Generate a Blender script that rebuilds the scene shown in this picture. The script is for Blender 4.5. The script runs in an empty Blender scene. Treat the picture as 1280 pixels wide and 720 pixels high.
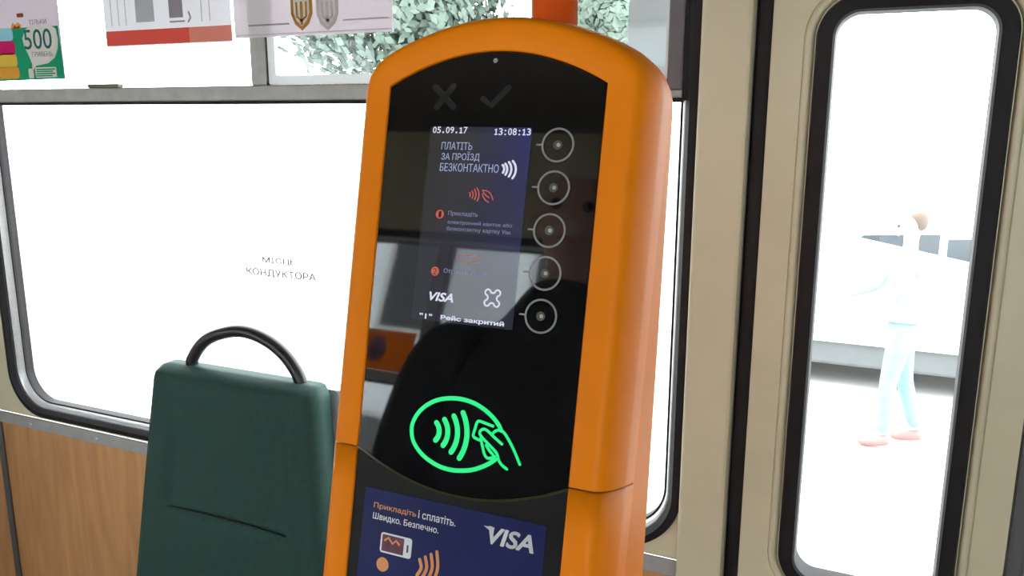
import bpy, bmesh, math, random
from mathutils import Vector, Matrix
from mathutils.geometry import delaunay_2d_cdt
random.seed(7)
sc = bpy.context.scene
C = sc.collection

# ------------------------------------------------------------------ camera
F_PX, PITCH, YAW, ROLL = 1030.06, 0.2057, 0.4263, 0.0024
cy, sy, cp, sp = math.cos(YAW), math.sin(YAW), math.cos(PITCH), math.sin(PITCH)
FWD = Vector((-sy*cp, cy*cp, -sp)); RT = Vector((cy, sy, 0)); UP = RT.cross(FWD)
RT, UP = math.cos(ROLL)*RT + math.sin(ROLL)*UP, -math.sin(ROLL)*RT + math.cos(ROLL)*UP
cam = bpy.data.cameras.new('camera'); cam_o = bpy.data.objects.new('camera', cam); C.objects.link(cam_o)
cam.sensor_fit = 'HORIZONTAL'; cam.sensor_width = 36.0; cam.lens = 36.0*F_PX/1280
cam.clip_start = 0.02; cam.clip_end = 500
cam_o.matrix_world = Matrix(((RT.x, UP.x, -FWD.x, 0), (RT.y, UP.y, -FWD.y, 0), (RT.z, UP.z, -FWD.z, 0), (0, 0, 0, 1)))
sc.camera = cam_o

# ------------------------------------------------------------------ sky, exposure
SKY = 9.0
w = bpy.data.worlds.new('overcast_sky'); sc.world = w; w.use_nodes = True
bg = w.node_tree.nodes['Background']
bg.inputs['Color'].default_value = (0.95, 0.98, 1.0, 1); bg.inputs['Strength'].default_value = SKY
vs = sc.view_settings
vs.view_transform = 'Standard'; vs.look = 'None'; vs.gamma = 1.0; vs.use_curve_mapping = False; vs.exposure = 0.02

# pixel helpers: a pixel gives a direction, the plane it lies on gives the distance
def ray(u, v): return RT*((u-640)/F_PX) - UP*((v-360)/F_PX) + FWD
WALL_Y = 1.30
def wl(u, v, Y=WALL_Y):
    d = ray(u, v); return d*(Y/d.y)
TILT = 0.2368                                    # the validator's face leans back
ORG = Vector((-0.2859, 0.5516, -0.081))          # centre of its screen
N = Vector((0, -math.cos(TILT), math.sin(TILT))); FU = Vector((0, math.sin(TILT), math.cos(TILT)))
def fp(u, v, off=0.0):                           # pixel -> (x, z) in mm on the validator's face
    o = ORG + N*(off/1000); d = ray(u, v); q = d*(o.dot(N)/d.dot(N)) - o
    return (q.x*1000, q.dot(FU)*1000)
FLOOR = -1.50; ROAD = -2.35; CEIL = 0.75; OPP_Y = -1.0; XL, XR = -4.4, 2.4

# ------------------------------------------------------------------ materials
MATS = {}
def mat(name, col, rough=0.5, metal=0.0, vary=0.06, scale=12.0, bump=0.0, spec=0.5, coat=0.0, emit=None, estr=1.0, stretch=(1, 1, 1)):
    if name in MATS: return MATS[name]
    m = bpy.data.materials.new(name); m.use_nodes = True; nt = m.node_tree; b = nt.nodes['Principled BSDF']
    tc = nt.nodes.new('ShaderNodeTexCoord'); mp = nt.nodes.new('ShaderNodeMapping'); mp.inputs['Scale'].default_value = stretch
    nz = nt.nodes.new('ShaderNodeTexNoise'); nz.inputs['Scale'].default_value = scale; nz.inputs['Detail'].default_value = 4
    nt.links.new(tc.outputs['Object'], mp.inputs['Vector']); nt.links.new(mp.outputs['Vector'], nz.inputs['Vector'])
    rp = nt.nodes.new('ShaderNodeValToRGB')
    rp.color_ramp.elements[0].position = 0.3; rp.color_ramp.elements[1].position = 0.7
    rp.color_ramp.elements[0].color = (*[c*(1-vary) for c in col], 1); rp.color_ramp.elements[1].color = (*[min(1, c*(1+vary)) for c in col], 1)
    nt.links.new(nz.outputs['Fac'], rp.inputs['Fac']); nt.links.new(rp.outputs['Color'], b.inputs['Base Color'])
    b.inputs['Roughness'].default_value = rough; b.inputs['Metallic'].default_value = metal
    b.inputs['Specular IOR Level'].default_value = spec; b.inputs['Coat Weight'].default_value = coat
    b.inputs['Coat Roughness'].default_value = 0.03
    if emit is not None:
        b.inputs['Emission Color'].default_value = (*emit, 1); b.inputs['Emission Strength'].default_value = estr/1.06
    if bump:
        bp = nt.nodes.new('ShaderNodeBump'); bp.inputs['Strength'].default_value = bump; bp.inputs['Distance'].default_value = 0.002
        nt.links.new(nz.outputs['Fac'], bp.inputs['Height']); nt.links.new(bp.outputs['Normal'], b.inputs['Normal'])
    MATS[name] = m; return m
def glass_mat(name, tint, refl=0.5):
    m = bpy.data.materials.new(name); m.use_nodes = True; nt = m.node_tree; nt.nodes.clear()
    out = nt.nodes.new('ShaderNodeOutputMaterial'); mx = nt.nodes.new('ShaderNodeMixShader')
    t = nt.nodes.new('ShaderNodeBsdfTransparent'); g = nt.nodes.new('ShaderNodeBsdfGlossy'); fr = nt.nodes.new('ShaderNodeFresnel')
    t.inputs['Color'].default_value = (*tint, 1); g.inputs['Roughness'].default_value = 0.0
    g.inputs['Color'].default_value = (refl, refl, refl, 1)
    nt.nodes.remove(fr); lw = nt.nodes.new('ShaderNodeLayerWeight'); lw.inputs['Blend'].default_value = 0.5
    pw = nt.nodes.new('ShaderNodeMath'); pw.operation = 'POWER'; pw.inputs[1].default_value = 4.0      # both faces of the pane alike
    ma = nt.nodes.new('ShaderNodeMath'); ma.operation = 'MULTIPLY_ADD'; ma.inputs[1].default_value = 0.7; ma.inputs[2].default_value = 0.04
    nt.links.new(lw.outputs['Facing'], pw.inputs[0]); nt.links.new(pw.outputs[0], ma.inputs[0]); nt.links.new(ma.outputs[0], mx.inputs['Fac'])
    nt.links.new(t.outputs[0], mx.inputs[1]); nt.links.new(g.outputs[0], mx.inputs[2])
    nt.links.new(mx.outputs[0], out.inputs['Surface']); return m
def paper_mat(name, col, trans=0.35, clear=0.0, vary=0.05, scale=60):
    m = bpy.data.materials.new(name); m.use_nodes = True; nt = m.node_tree; nt.nodes.clear()
    out = nt.nodes.new('ShaderNodeOutputMaterial'); mx = nt.nodes.new('ShaderNodeMixShader')
    d = nt.nodes.new('ShaderNodeBsdfDiffuse'); t = nt.nodes.new('ShaderNodeBsdfTranslucent')
    nz = nt.nodes.new('ShaderNodeTexNoise'); nz.inputs['Scale'].default_value = scale
    rp = nt.nodes.new('ShaderNodeValToRGB')
    rp.color_ramp.elements[0].color = (*[c*(1-vary) for c in col], 1); rp.color_ramp.elements[1].color = (*[min(1, c*(1+vary)) for c in col], 1)
    nt.links.new(nz.outputs['Fac'], rp.inputs['Fac'])
    for s in (d, t): nt.links.new(rp.outputs['Color'], s.inputs['Color'])
    mx.inputs['Fac'].default_value = trans
    nt.links.new(d.outputs[0], mx.inputs[1]); nt.links.new(t.outputs[0], mx.inputs[2])
    last = mx
    if clear:
        tr = nt.nodes.new('ShaderNodeBsdfTransparent'); m2 = nt.nodes.new('ShaderNodeMixShader'); m2.inputs['Fac'].default_value = clear
        nt.links.new(mx.outputs[0], m2.inputs[1]); nt.links.new(tr.outputs[0], m2.inputs[2]); last = m2
    nt.links.new(last.outputs[0], out.inputs['Surface']); return m
def wood_mat():
    m = bpy.data.materials.new('wood_laminate'); m.use_nodes = True; nt = m.node_tree; b = nt.nodes['Principled BSDF']
    tc = nt.nodes.new('ShaderNodeTexCoord'); mp = nt.nodes.new('ShaderNodeMapping'); mp.inputs['Scale'].default_value = (9, 9, 0.9)
    nz = nt.nodes.new('ShaderNodeTexNoise'); nz.inputs['Scale'].default_value = 3.0; nz.inputs['Detail'].default_value = 8; nz.inputs['Distortion'].default_value = 1.2
    rp = nt.nodes.new('ShaderNodeValToRGB')
    rp.color_ramp.elements[0].position = 0.28; rp.color_ramp.elements[0].color = (0.45, 0.215, 0.085, 1)
    rp.color_ramp.elements[1].position = 0.72; rp.color_ramp.elements[1].color = (0.64, 0.325, 0.135, 1)
    nt.links.new(tc.outputs['Object'], mp.inputs['Vector']); nt.links.new(mp.outputs['Vector'], nz.inputs['Vector'])
    nt.links.new(nz.outputs['Fac'], rp.inputs['Fac']); nt.links.new(rp.outputs['Color'], b.inputs['Base Color'])
    b.inputs['Roughness'].default_value = 0.45; return m
CREAM = mat('cream_paint', (0.66, 0.59, 0.41), 0.42, vary=0.04, scale=9, bump=0.05)
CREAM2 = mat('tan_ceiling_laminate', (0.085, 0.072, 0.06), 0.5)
RUBBER = mat('black_rubber', (0.014, 0.012, 0.014), 0.6, vary=0.2, spec=0.25)
ALU = mat('brushed_aluminium', (0.62, 0.62, 0.63), 0.38, 0.6, vary=0.08, scale=40, stretch=(1, 1, 12))
GREYMET = mat('grey_painted_metal', (0.36, 0.34, 0.32), 0.45, 0.2, vary=0.1, scale=30)
TRIM = mat('dull_metal_strip', (0.40, 0.39, 0.38), 0.5, 0.3, vary=0.08, scale=30)
WHITEPL = mat('white_plastic', (0.85, 0.85, 0.84), 0.4)
GLASS = glass_mat('window_glass', (0.97, 0.985, 0.98))
WOOD = wood_mat()
LINO = mat('grey_linoleum', (0.10, 0.095, 0.09), 0.6, vary=0.25, scale=60)
ORANGE = mat('orange_plastic', (0.95, 0.245, 0.001), 0.5, spec=0.2, vary=0.03, scale=20, bump=0.02)
ORANGE_POLE = mat('orange_red_enamel', (0.75, 0.10, 0.008), 0.25, vary=0.05)
PANELBLK = mat('black_gloss_glass', (0.005, 0.005, 0.006), 0.03, vary=0.1, spec=0.95)
LOWBLK = mat('matte_black_plastic', (0.012, 0.0115, 0.012), 0.55, vary=0.1, spec=0.18)
COREBLK = mat('dark_core_plastic', (0.02, 0.012, 0.008), 0.6)
PRINTGREY = mat('grey_print', (0.30, 0.29, 0.29), 0.3)
DIMGREY = mat('dim_grey_print', (0.016, 0.015, 0.015), 0.3)
LED = mat('unlit_lamp_lens', (0.10, 0.10, 0.075), 0.25)
LEDCORE = mat('lamp_lens_core', (0.42, 0.42, 0.34), 0.3)
NAVY = mat('navy_sticker_print', (0.013, 0.018, 0.095), 0.45, vary=0.08, spec=0.2)
WHITEPR = mat('white_print', (0.86, 0.86, 0.88), 0.4)
ORPR = mat('orange_print', (0.80, 0.30, 0.10), 0.4)
PHONEPURPLE = mat('purple_print', (0.16, 0.02, 0.06), 0.4, vary=0.5, scale=60)
GREEN_E = mat('green_backlit_print', (0.0, 0.1, 0.04), 0.4, emit=(0.015, 0.86, 0.24), estr=1.0)
WHITE_E = mat('lit_white_pixels', (0.02, 0.02, 0.02), 0.3, emit=(0.80, 0.83, 1.0), estr=0.85)
BLUE_E = mat('lit_pale_blue_pixels', (0.02, 0.02, 0.02), 0.3, emit=(0.50, 0.56, 0.90), estr=0.62)
DIMBLUE_E = mat('lit_dim_blue_pixels', (0.02, 0.02, 0.02), 0.3, emit=(0.40, 0.42, 0.80), estr=0.42)
RED_E = mat('lit_red_pixels', (0.02, 0.01, 0.01), 0.3, emit=(0.85, 0.14, 0.09), estr=0.6)
TEAL = mat('teal_upholstery', (0.021, 0.056, 0.047), 0.7, vary=0.10, scale=90, bump=0.08, spec=0.25)
TEALSEAM = mat('teal_piping', (0.040, 0.095, 0.080), 0.6)
SHELL = mat('grey_seat_shell', (0.38, 0.42, 0.42), 0.5)
BLACKTUBE = mat('black_tube', (0.016, 0.013, 0.016), 0.35)

def screen_mat():
    m = bpy.data.materials.new('lit_display'); m.use_nodes = True; nt = m.node_tree; b = nt.nodes['Principled BSDF']
    tc = nt.nodes.new('ShaderNodeTexCoord'); sx = nt.nodes.new('ShaderNodeSeparateXYZ')
    nt.links.new(tc.outputs['Generated'], sx.inputs[0])
    rp = nt.nodes.new('ShaderNodeValToRGB'); e = rp.color_ramp.elements
    e[0].position = 0.0; e[0].color = (0.028, 0.028, 0.030, 1); e[1].position = 1.0; e[1].color = (0.026, 0.030, 0.135, 1)
    k = e.new(0.45); k.color = (0.036, 0.036, 0.050, 1)
    nt.links.new(sx.outputs['X'], rp.inputs['Fac'])
    mx = nt.nodes.new('ShaderNodeMix'); mx.data_type = 'RGBA'
    nt.links.new(sx.outputs['Z'], mx.inputs['Factor'])
    mx.inputs[6].default_value = (0.030, 0.030, 0.040, 1); nt.links.new(rp.outputs['Color'], mx.inputs[7])
    nt.links.new(mx.outputs[2], b.inputs['Emission Color']); b.inputs['Emission Strength'].default_value = 0.85
    b.inputs['Base Color'].default_value = (0.004, 0.004, 0.005, 1); b.inputs['Roughness'].default_value = 0.03
    return m
SCREEN = screen_mat()

# ------------------------------------------------------------------ object helpers
def obj(name, data, m=None, parent=None, smooth=False):
    if isinstance(data, bmesh.types.BMesh):
        me = bpy.data.meshes.new(name); bmesh.ops.recalc_face_normals(data, faces=data.faces[:]) if data.faces else None
        data.to_mesh(me); data.free()
    else: me = data
    if m is not None: me.materials.clear(); me.materials.append(m)
    if smooth:
        for p in me.polygons: p.use_smooth = True
    o = bpy.data.objects.new(name, me); C.objects.link(o)
    if parent is not None: o.parent = parent
    return o
def tag(o, label, cat, group=None, kind=None):
    o['label'] = label; o['category'] = cat
    if group: o['group'] = group
    if kind: o['kind'] = kind
    return o
def thing(name, label, cat, loc=(0, 0, 0), group=None):
    o = bpy.data.objects.new(name, None); C.objects.link(o); o.location = loc; o.empty_display_size = 0.05
    return tag(o, label, cat, group)
def struct(o, label=None, cat=None):
    o['kind'] = 'structure'
    if label: o['label'] = label
    if cat: o['category'] = cat
    return o
def box(bm, x0, x1, y0, y1, z0, z1):
    vs_ = [bm.verts.new(v) for v in ((x0,y0,z0),(x1,y0,z0),(x1,y1,z0),(x0,y1,z0),(x0,y0,z1),(x1,y0,z1),(x1,y1,z1),(x0,y1,z1))]
    for f in ((0,1,2,3),(4,7,6,5),(0,4,5,1),(1,5,6,2),(2,6,7,3),(3,7,4,0)): bm.faces.new([vs_[i] for i in f])
    return vs_
def boxm(x0, x1, y0, y1, z0, z1, bev=0.0):
    bm = bmesh.new(); box(bm, x0, x1, y0, y1, z0, z1)
    if bev: bmesh.ops.bevel(bm, geom=bm.edges[:], offset=bev, segments=2, affect='EDGES', profile=0.5)
    return bm
def rrect(x0, x1, z0, z1, r, seg=8):
    r = max(r, 1e-4); pts = []
    for cx, cz, a0 in ((x1-r, z1-r, 0), (x0+r, z1-r, 90), (x0+r, z0+r, 180), (x1-r, z0+r, 270)):
        for i in range(seg+1):
            a = math.radians(a0 + 90*i/seg); pts.append((cx + r*math.cos(a), cz + r*math.sin(a)))
    return pts
def loft(rings, close_ring=True, caps=False, close_stack=False):
    """rings: list of lists of 3-D points, equal length"""
    bm = bmesh.new(); V = [[bm.verts.new(p) for p in r] for r in rings]; n = len(rings[0])
    st = list(range(len(rings)-1)) + ([len(rings)-1] if close_stack else [])
    for i in st:
        a, b = V[i], V[(i+1) % len(V)]
        for j in range(n if close_ring else n-1):
            k = (j+1) % n; bm.faces.new((a[j], a[k], b[k], b[j]))
    if caps: bm.faces.new(V[0]); bm.faces.new(V[-1])
    return bm
def rr_ring(rect, r, profile, seg=16):
    """ring following a rounded rectangle; profile: list of (inset, y); closed loop"""
    x0, x1, z0, z1 = rect
    return loft([[(x, y, z) for x, z in rrect(x0+i, x1-i, z0+i, z1-i, max(r-i, 0.004), seg)] for i, y in profile], close_stack=True)
def panel_hole(outer, hole, r, y0, y1, seg=8):
    """slab with a rounded-rectangle hole"""
    x0, x1, z0, z1 = outer; hp = rrect(*hole, r, seg); hx0, hx1, hz0, hz1 = hole; op = []
    n = seg+1
    for q, (cx, cz) in enumerate(((x1, z1), (x0, z1), (x0, z0), (x1, z0))):
        for i in range(n):
            hx, hz = hp[q*n+i]
            t = i/seg
            if q == 0: p = (x1, z1 - (z1-hz)*(1-t)*1.0) if t < 0.5 else (x1-(x1-hx)*t, z1)
            elif q == 1: p = (x0+(hx-x0)*(1-t), z1) if t < 0.5 else (x0, z1-(z1-hz)*t)
            elif q == 2: p = (x0, z0+(hz-z0)*(1-t)) if t < 0.5 else (x0+(hx-x0)*t, z0)
            else: p = (x1-(x1-hx)*(1-t), z0) if t < 0.5 else (x1, z0+(hz-z0)*t)
            if i == seg//2: p = (cx, cz)
            op.append(p)
    return loft([[(x, y0, z) for x, z in op], [(x, y0, z) for x, z in hp], [(x, y1, z) for x, z in hp], [(x, y1, z) for x, z in op]], close_stack=True)
def catmull(pts, n=6, closed=False):
    out = []; P = [Vector(p) for p in pts]; m = len(P)
    rng = range(m if closed else m-1)
    for i in rng:
        if closed: a, b, c, d = P[i-1], P[i], P[(i+1) % m], P[(i+2) % m]
        else: a, b, c, d = P[max(i-1, 0)], P[i], P[i+1], P[min(i+2, m-1)]
        for k in range(n):
            t = k/n
            out.append(0.5*((2*b)+(c-a)*t+(2*a-5*b+4*c-d)*t*t+(3*b-3*c+d-a)*t**3))
    if not closed: out.append(P[-1])
    return out
def tube(pts, r, seg=10, taper=None):
    bm = bmesh.new(); P = [Vector(p) for p in pts]; rings = []; up = None
    for i, p in enumerate(P):
        t = (P[min(i+1, len(P)-1)] - P[max(i-1, 0)]).normalized()
        if up is None: up = t.orthogonal().normalized()
        up = (up - t*up.dot(t)).normalized(); s = t.cross(up)
        rr = r if taper is None else r*taper[i]
        rings.append([bm.verts.new(p + (up*math.cos(2*math.pi*k/seg) + s*math.sin(2*math.pi*k/seg))*rr) for k in range(seg)])
    for a, b in zip(rings, rings[1:]):
        for k in range(seg): bm.faces.new((a[k], a[(k+1) % seg], b[(k+1) % seg], b[k]))
    bm.faces.new(rings[0]); bm.faces.new(rings[-1]); return bm
def prism(pts, y0, y1):
    """(x, z) outline extruded from y0 to y1"""
    return loft([[(x, y0, z) for x, z in pts], [(x, y1, z) for x, z in pts]], caps=True)
def ribbon_pts(pts, wd, closed=False):
    """flat stroke with round ends -> list of outlines (quads per piece avoided: one left/right strip)"""
    P = [Vector((p[0], p[1])) for p in pts]; L, Rr = [], []
    m = len(P)
    for i in range(m):
        if closed: t = (P[(i+1) % m]-P[i-1]).normalized()
        else: t = (P[min(i+1, m-1)]-P[max(i-1, 0)]).normalized()
        nrm = Vector((-t.y, t.x)); L.append(P[i]+nrm*wd/2); Rr.append(P[i]-nrm*wd/2)
    return P, L, Rr
def stroke(bm, pts, wd, y0, y1, conv, closed=False):
    """conv maps (x, z, y) -> 3-D point"""
    P, L, Rr = ribbon_pts(pts, wd, closed)
    n = len(P)
    def ring(i): return [bm.verts.new(conv(*L[i], y0)), bm.verts.new(conv(*Rr[i], y0)), bm.verts.new(conv(*Rr[i], y1)), bm.verts.new(conv(*L[i], y1))]
    R = [ring(i) for i in range(n)]
    for i in range(n if closed else n-1):
        a, b = R[i], R[(i+1) % n]
        for k in range(4): bm.faces.new((a[k], a[(k+1) % 4], b[(k+1) % 4], b[k]))
    if not closed:
        for i, s in ((0, -1), (n-1, 1)):
            c = P[i]; d = (P[1]-P[0]).normalized() if i == 0 else (P[-1]-P[-2]).normalized()
            d = d*s; nr = Vector((-d.y, d.x)); A = []
            for k in range(9):
                a = -math.pi/2 + math.pi*k/8; A.append(c + (d*math.cos(a) + nr*math.sin(a))*wd/2)
            va = [bm.verts.new(conv(*q, y0)) for q in A]; vb = [bm.verts.new(conv(*q, y1)) for q in A]
            bm.faces.new(va); bm.faces.new(vb)
            for k in range(8): bm.faces.new((va[k], va[k+1], vb[k+1], vb[k]))
    return bm
def text_bm(s, x0, x1, z0, z1, y0, y1, conv, bold=0.0, shear=0.0, mono=False):
    """lettering fitted to the box x0..x1, z0..z1"""
    cu = bpy.data.curves.new('lettering', 'FONT'); cu.body = s; cu.size = 1.0; cu.shear = shear
    cu.fill_mode = 'NONE'; cu.resolution_u = 4
    to = bpy.data.objects.new('lettering_tmp', cu); C.objects.link(to)
    dg = bpy.context.evaluated_depsgraph_get(); dg.update()
    me = bpy.data.meshes.new_from_object(to.evaluated_get(dg))
    P2 = [Vector((v.co.x, v.co.y)) for v in me.vertices]; E2 = [tuple(e.vertices) for e in me.edges]
    bpy.data.objects.remove(to); bpy.data.curves.remove(cu); bpy.data.meshes.remove(me)
    segs = [(P2[a].x, P2[a].y, P2[b].x, P2[b].y) for a, b in E2]
    P2, _, F2 = delaunay_2d_cdt(P2, E2, [], 0, 1e-6)[:3]
    keep = []
    for f in F2:                                 # inside the letters: an odd number of outline crossings
        if len(set(f)) < 3: continue
        qx = sum(P2[k].x for k in f)/len(f); qy = sum(P2[k].y for k in f)/len(f)
        n = sum(1 for ax_, ay_, bx2, by2 in segs if (ay_ > qy) != (by2 > qy) and qx < ax_ + (qy-ay_)/(by2-ay_)*(bx2-ax_))
        if n % 2: keep.append(list(f))
    F2 = keep
    ax, bx_ = min(p.x for p in P2), max(p.x for p in P2); az, bz = min(p.y for p in P2), max(p.y for p in P2)
    bm = bmesh.new(); fr, bk = [], []
    for p in P2:
        X = x0 + (p.x-ax)/(bx_-ax)*(x1-x0); Z = z0 + (p.y-az)/(bz-az)*(z1-z0)
        fr.append(bm.verts.new(conv(X, Z, y0))); bk.append(bm.verts.new(conv(X, Z, y1)))
    cnt = {}
    for f in F2:
        bm.faces.new([fr[k] for k in f])
        for a, b in zip(f, f[1:]+f[:1]): cnt[(min(a, b), max(a, b))] = cnt.get((min(a, b), max(a, b)), 0)+1
    for (a, b), c in cnt.items():
        if c == 1: bm.faces.new((fr[a], fr[b], bk[b], bk[a]))
    if bold:                                     # heavier weight: a fine band along every outline
        kx, kz = (x1-x0)/(bx_-ax), (z1-z0)/(bz-az)
        for sx0, sy0, sx1, sy1 in segs:
            d = Vector((sx1-sx0, sy1-sy0))
            if d.length < 1e-6: continue
            d.normalize(); n = Vector((-d.y, d.x))*bold; e = d*bold*0.5
            q = [(sx0-e.x+n.x, sy0-e.y+n.y), (sx1+e.x+n.x, sy1+e.y+n.y), (sx1+e.x-n.x, sy1+e.y-n.y), (sx0-e.x-n.x, sy0-e.y-n.y)]
            bm.faces.new([bm.verts.new(conv(x0+(a-ax)*kx, z0+(b-az)*kz, y0)) for a, b in q])
    bmesh.ops.delete(bm, geom=[v for v in bm.verts if not v.link_faces], context='VERTS')
    return bm

# ------------------------------------------------------------------ the setting: tram body
struct(obj('floor', boxm(XL, XR, OPP_Y-0.05, WALL_Y+0.1, FLOOR-0.08, FLOOR), LINO), 'dark grey linoleum tram floor', 'floor')
struct(obj('ceiling', boxm(XL, XR, OPP_Y-0.05, WALL_Y+0.1, CEIL, CEIL+0.05), CREAM2), 'pale cream tram ceiling', 'ceiling')
WY0, WY1 = WALL_Y, WALL_Y+0.045
SILL = -0.750
WIN = (-1.992, -0.272, SILL+0.004, 0.40)          # outer edge of the gasket of window_1
wb = bpy.data.objects.new('wall_back', None); C.objects.link(wb); struct(wb, 'cream painted tram wall with wood lining below the windows', 'wall')
def hole_of(g): return (g[0]+0.012, g[1]-0.012, g[2]+0.012, g[3]-0.012)
obj('wall_panel', panel_hole((-2.075, -0.268, SILL, CEIL), hole_of(WIN), 0.105, WY0, WY1), CREAM, wb)
WIN2 = (-3.90, -2.16, SILL+0.004, 0.40)
obj('wall_panel', panel_hole((XL, -2.075, SILL, CEIL), hole_of(WIN2), 0.105, WY0, WY1), CREAM, wb)
obj('wall_panel', boxm(-0.268, XR, WY0, WY1, 0.36, CEIL), CREAM, wb)
obj('wall_panel', boxm(0.62, XR, WY0, WY1, FLOOR, 0.36), CREAM, wb)
for x0, x1 in ((-4.4, -3.30), (-3.298, -2.0525), (-2.0505, -1.05), (-1.048, -0.268)):
    obj('wood_lining', boxm(x0, x1, WY0-0.004, WY1, FLOOR, SILL-0.0275), WOOD, wb)
obj('joint_strip', boxm(-2.062, -2.041, WY0-0.010, WY0-0.004, FLOOR, SILL-0.030, 0.002), mat('dark_strip', (0.10, 0.095, 0.095), 0.5), wb)
obj('joint_strip', boxm(-1.06, -1.04, WY0-0.010, WY0-0.004, FLOOR, SILL-0.030, 0.002), mat('dark_strip', (0.10, 0.095, 0.095), 0.5), wb)
tr = struct(obj('trim_1', boxm(XL, -0.268, WY0-0.007, WY0, SILL-0.030, SILL, 0.002), TRIM), 'dull metal strip screwed on under the windows', 'trim')
bm0 = bmesh.new(); bmesh.ops.create_uvsphere(bm0, u_segments=10, v_segments=6, radius=0.0048)
for v in bm0.verts: v.co.y *= 0.5
scr = bpy.data.meshes.new('screw'); bm0.to_mesh(scr); bm0.free()
x = -2.16
while x < -0.3:
    s_ = obj('screw', scr, ALU, tr, True); s_.location = (x, WY0-0.008, SILL-0.0165); x += 0.236
pl = struct(obj('wall_pillar', boxm(-0.272, -0.197, WY0-0.030, WY1, FLOOR, CEIL, 0.006), CREAM, wb)); del pl['kind']

def window(name, g, r, y_in, sgn, bar_z=(0.028, 0.058), mull=None, label=''):
    """rubber gasket, metal frame, transom bar, panes; sgn +1 = outside lies at +y"""
    W = bpy.data.objects.new(name, None); C.objects.link(W); struct(W, label, 'window')
    yy = lambda d: y_in + sgn*d
    obj('gasket', rr_ring(g, r, [(0.0, yy(0.004)), (0.004, yy(-0.008)), (0.016, yy(-0.010)), (0.024, yy(0.0)), (0.024, yy(0.012)), (0.0, yy(0.012))]), RUBBER, W)
    gi = (g[0]+0.022, g[1]-0.022, g[2]+0.022, g[3]-0.022)
    obj('frame', rr_ring(gi, r-0.02, [(0.0, yy(0.004)), (0.004, yy(0.004)), (0.011, yy(0.020)), (0.011, yy(0.046)), (-0.010, yy(0.046)), (-0.010, yy(0.02)), (0, yy(0.012))]), ALU, W, True)
    gp = (gi[0]+0.009, gi[1]-0.009, gi[2]+0.009, gi[3]-0.009)
    obj('pane_seal', rr_ring(gp, r-0.03, [(0.0, yy(0.019)), (0.005, yy(0.019)), (0.005, yy(0.040)), (0.0, yy(0.040))]), RUBBER, W)
    ya, yb = sorted((yy(0.022), yy(0.026)))
    bz0, bz1 = bar_z
    b = obj('transom_bar', boxm(gp[0], gp[1], min(yy(0.006), yy(0.044)), max(yy(0.006), yy(0.044)), bz0, bz1, 0.003), GREYMET, W)
    obj('bar_seal', boxm(gp[0], gp[1], min(yy(0.004), yy(0.040)), max(yy(0.004), yy(0.040)), bz0-0.006, bz0, 0.001), RUBBER, W)
    # lower pane follows the rounded bottom corners
    lo = [(x, z) for x, z in rrect(gp[0]+0.003, gp[1]-0.003, gp[2]+0.003, bz0+0.6, r-0.03) if z < bz0+0.3]
    lo = [(gp[0]+0.003, bz0-0.003)] + [q for q in lo if q[1] < bz0-0.01] + [(gp[1]-0.003, bz0-0.003)]
    obj('pane', prism(lo, ya, yb), GLASS, W)
    for m0, m1 in (mull or []):
        obj('mullion', boxm(m0, m1, min(yy(0.010), yy(0.040)), max(yy(0.010), yy(0.040)), bz1, gp[3], 0.002), GREYMET, W)
        obj('mullion_seal', boxm(m1, m1+0.006, min(yy(0.014), yy(0.038)), max(yy(0.014), yy(0.038)), bz1, gp[3]), RUBBER, W)
    edges = [gp[0]] + [q for mm in (mull or []) for q in mm] + [gp[1]]
    for a, c in zip(edges[0::2], edges[1::2]):
        obj('pane', boxm(a+0.002, c-0.002, ya, yb, bz1+0.001, gp[3]-0.004), GLASS, W)
    return W
W1 = window('window_1', WIN, 0.115, WALL_Y, 1, mull=[(-1.160, -1.122)], label='big blown-out tram window with rounded corners and sliding top vent')
# sliding vent sash in the right-hand top light
sash = obj('vent_sash', rr_ring((-1.116, -0.316, 0.0585, 0.366), 0.004, [(0, WALL_Y+0.010), (0.017, WALL_Y+0.010), (0.017, WALL_Y+0.0195), (0, WALL_Y+0.0195)], 2), paper_mat('white_vent_plastic', (0.85, 0.86, 0.86), 0.3), W1)
obj('vent_stile', boxm(-0.328, -0.303, WALL_Y+0.002, WALL_Y+0.012, 0.040, 0.366, 0.003), mat('dark_grey_metal', (0.13, 0.115, 0.12), 0.45), W1)
obj('vent_stop', boxm(-0.303, -0.294, WALL_Y-0.002, WALL_Y+0.028, 0.024, 0.366, 0.004), RUBBER, W1)
obj('vent_latch', boxm(*sorted((wl(107, 108).x, wl(145, 108).x)), WALL_Y+0.004, WALL_Y+0.02, 0.058, 0.066, 0.002), mat('olive_latch', (0.12, 0.11, 0.06), 0.5), W1)
window('window_2', WIN2, 0.115, WALL_Y, 1, mull=[(-3.05, -3.012)], label='next tram window along, beyond the conductor seat')

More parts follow.
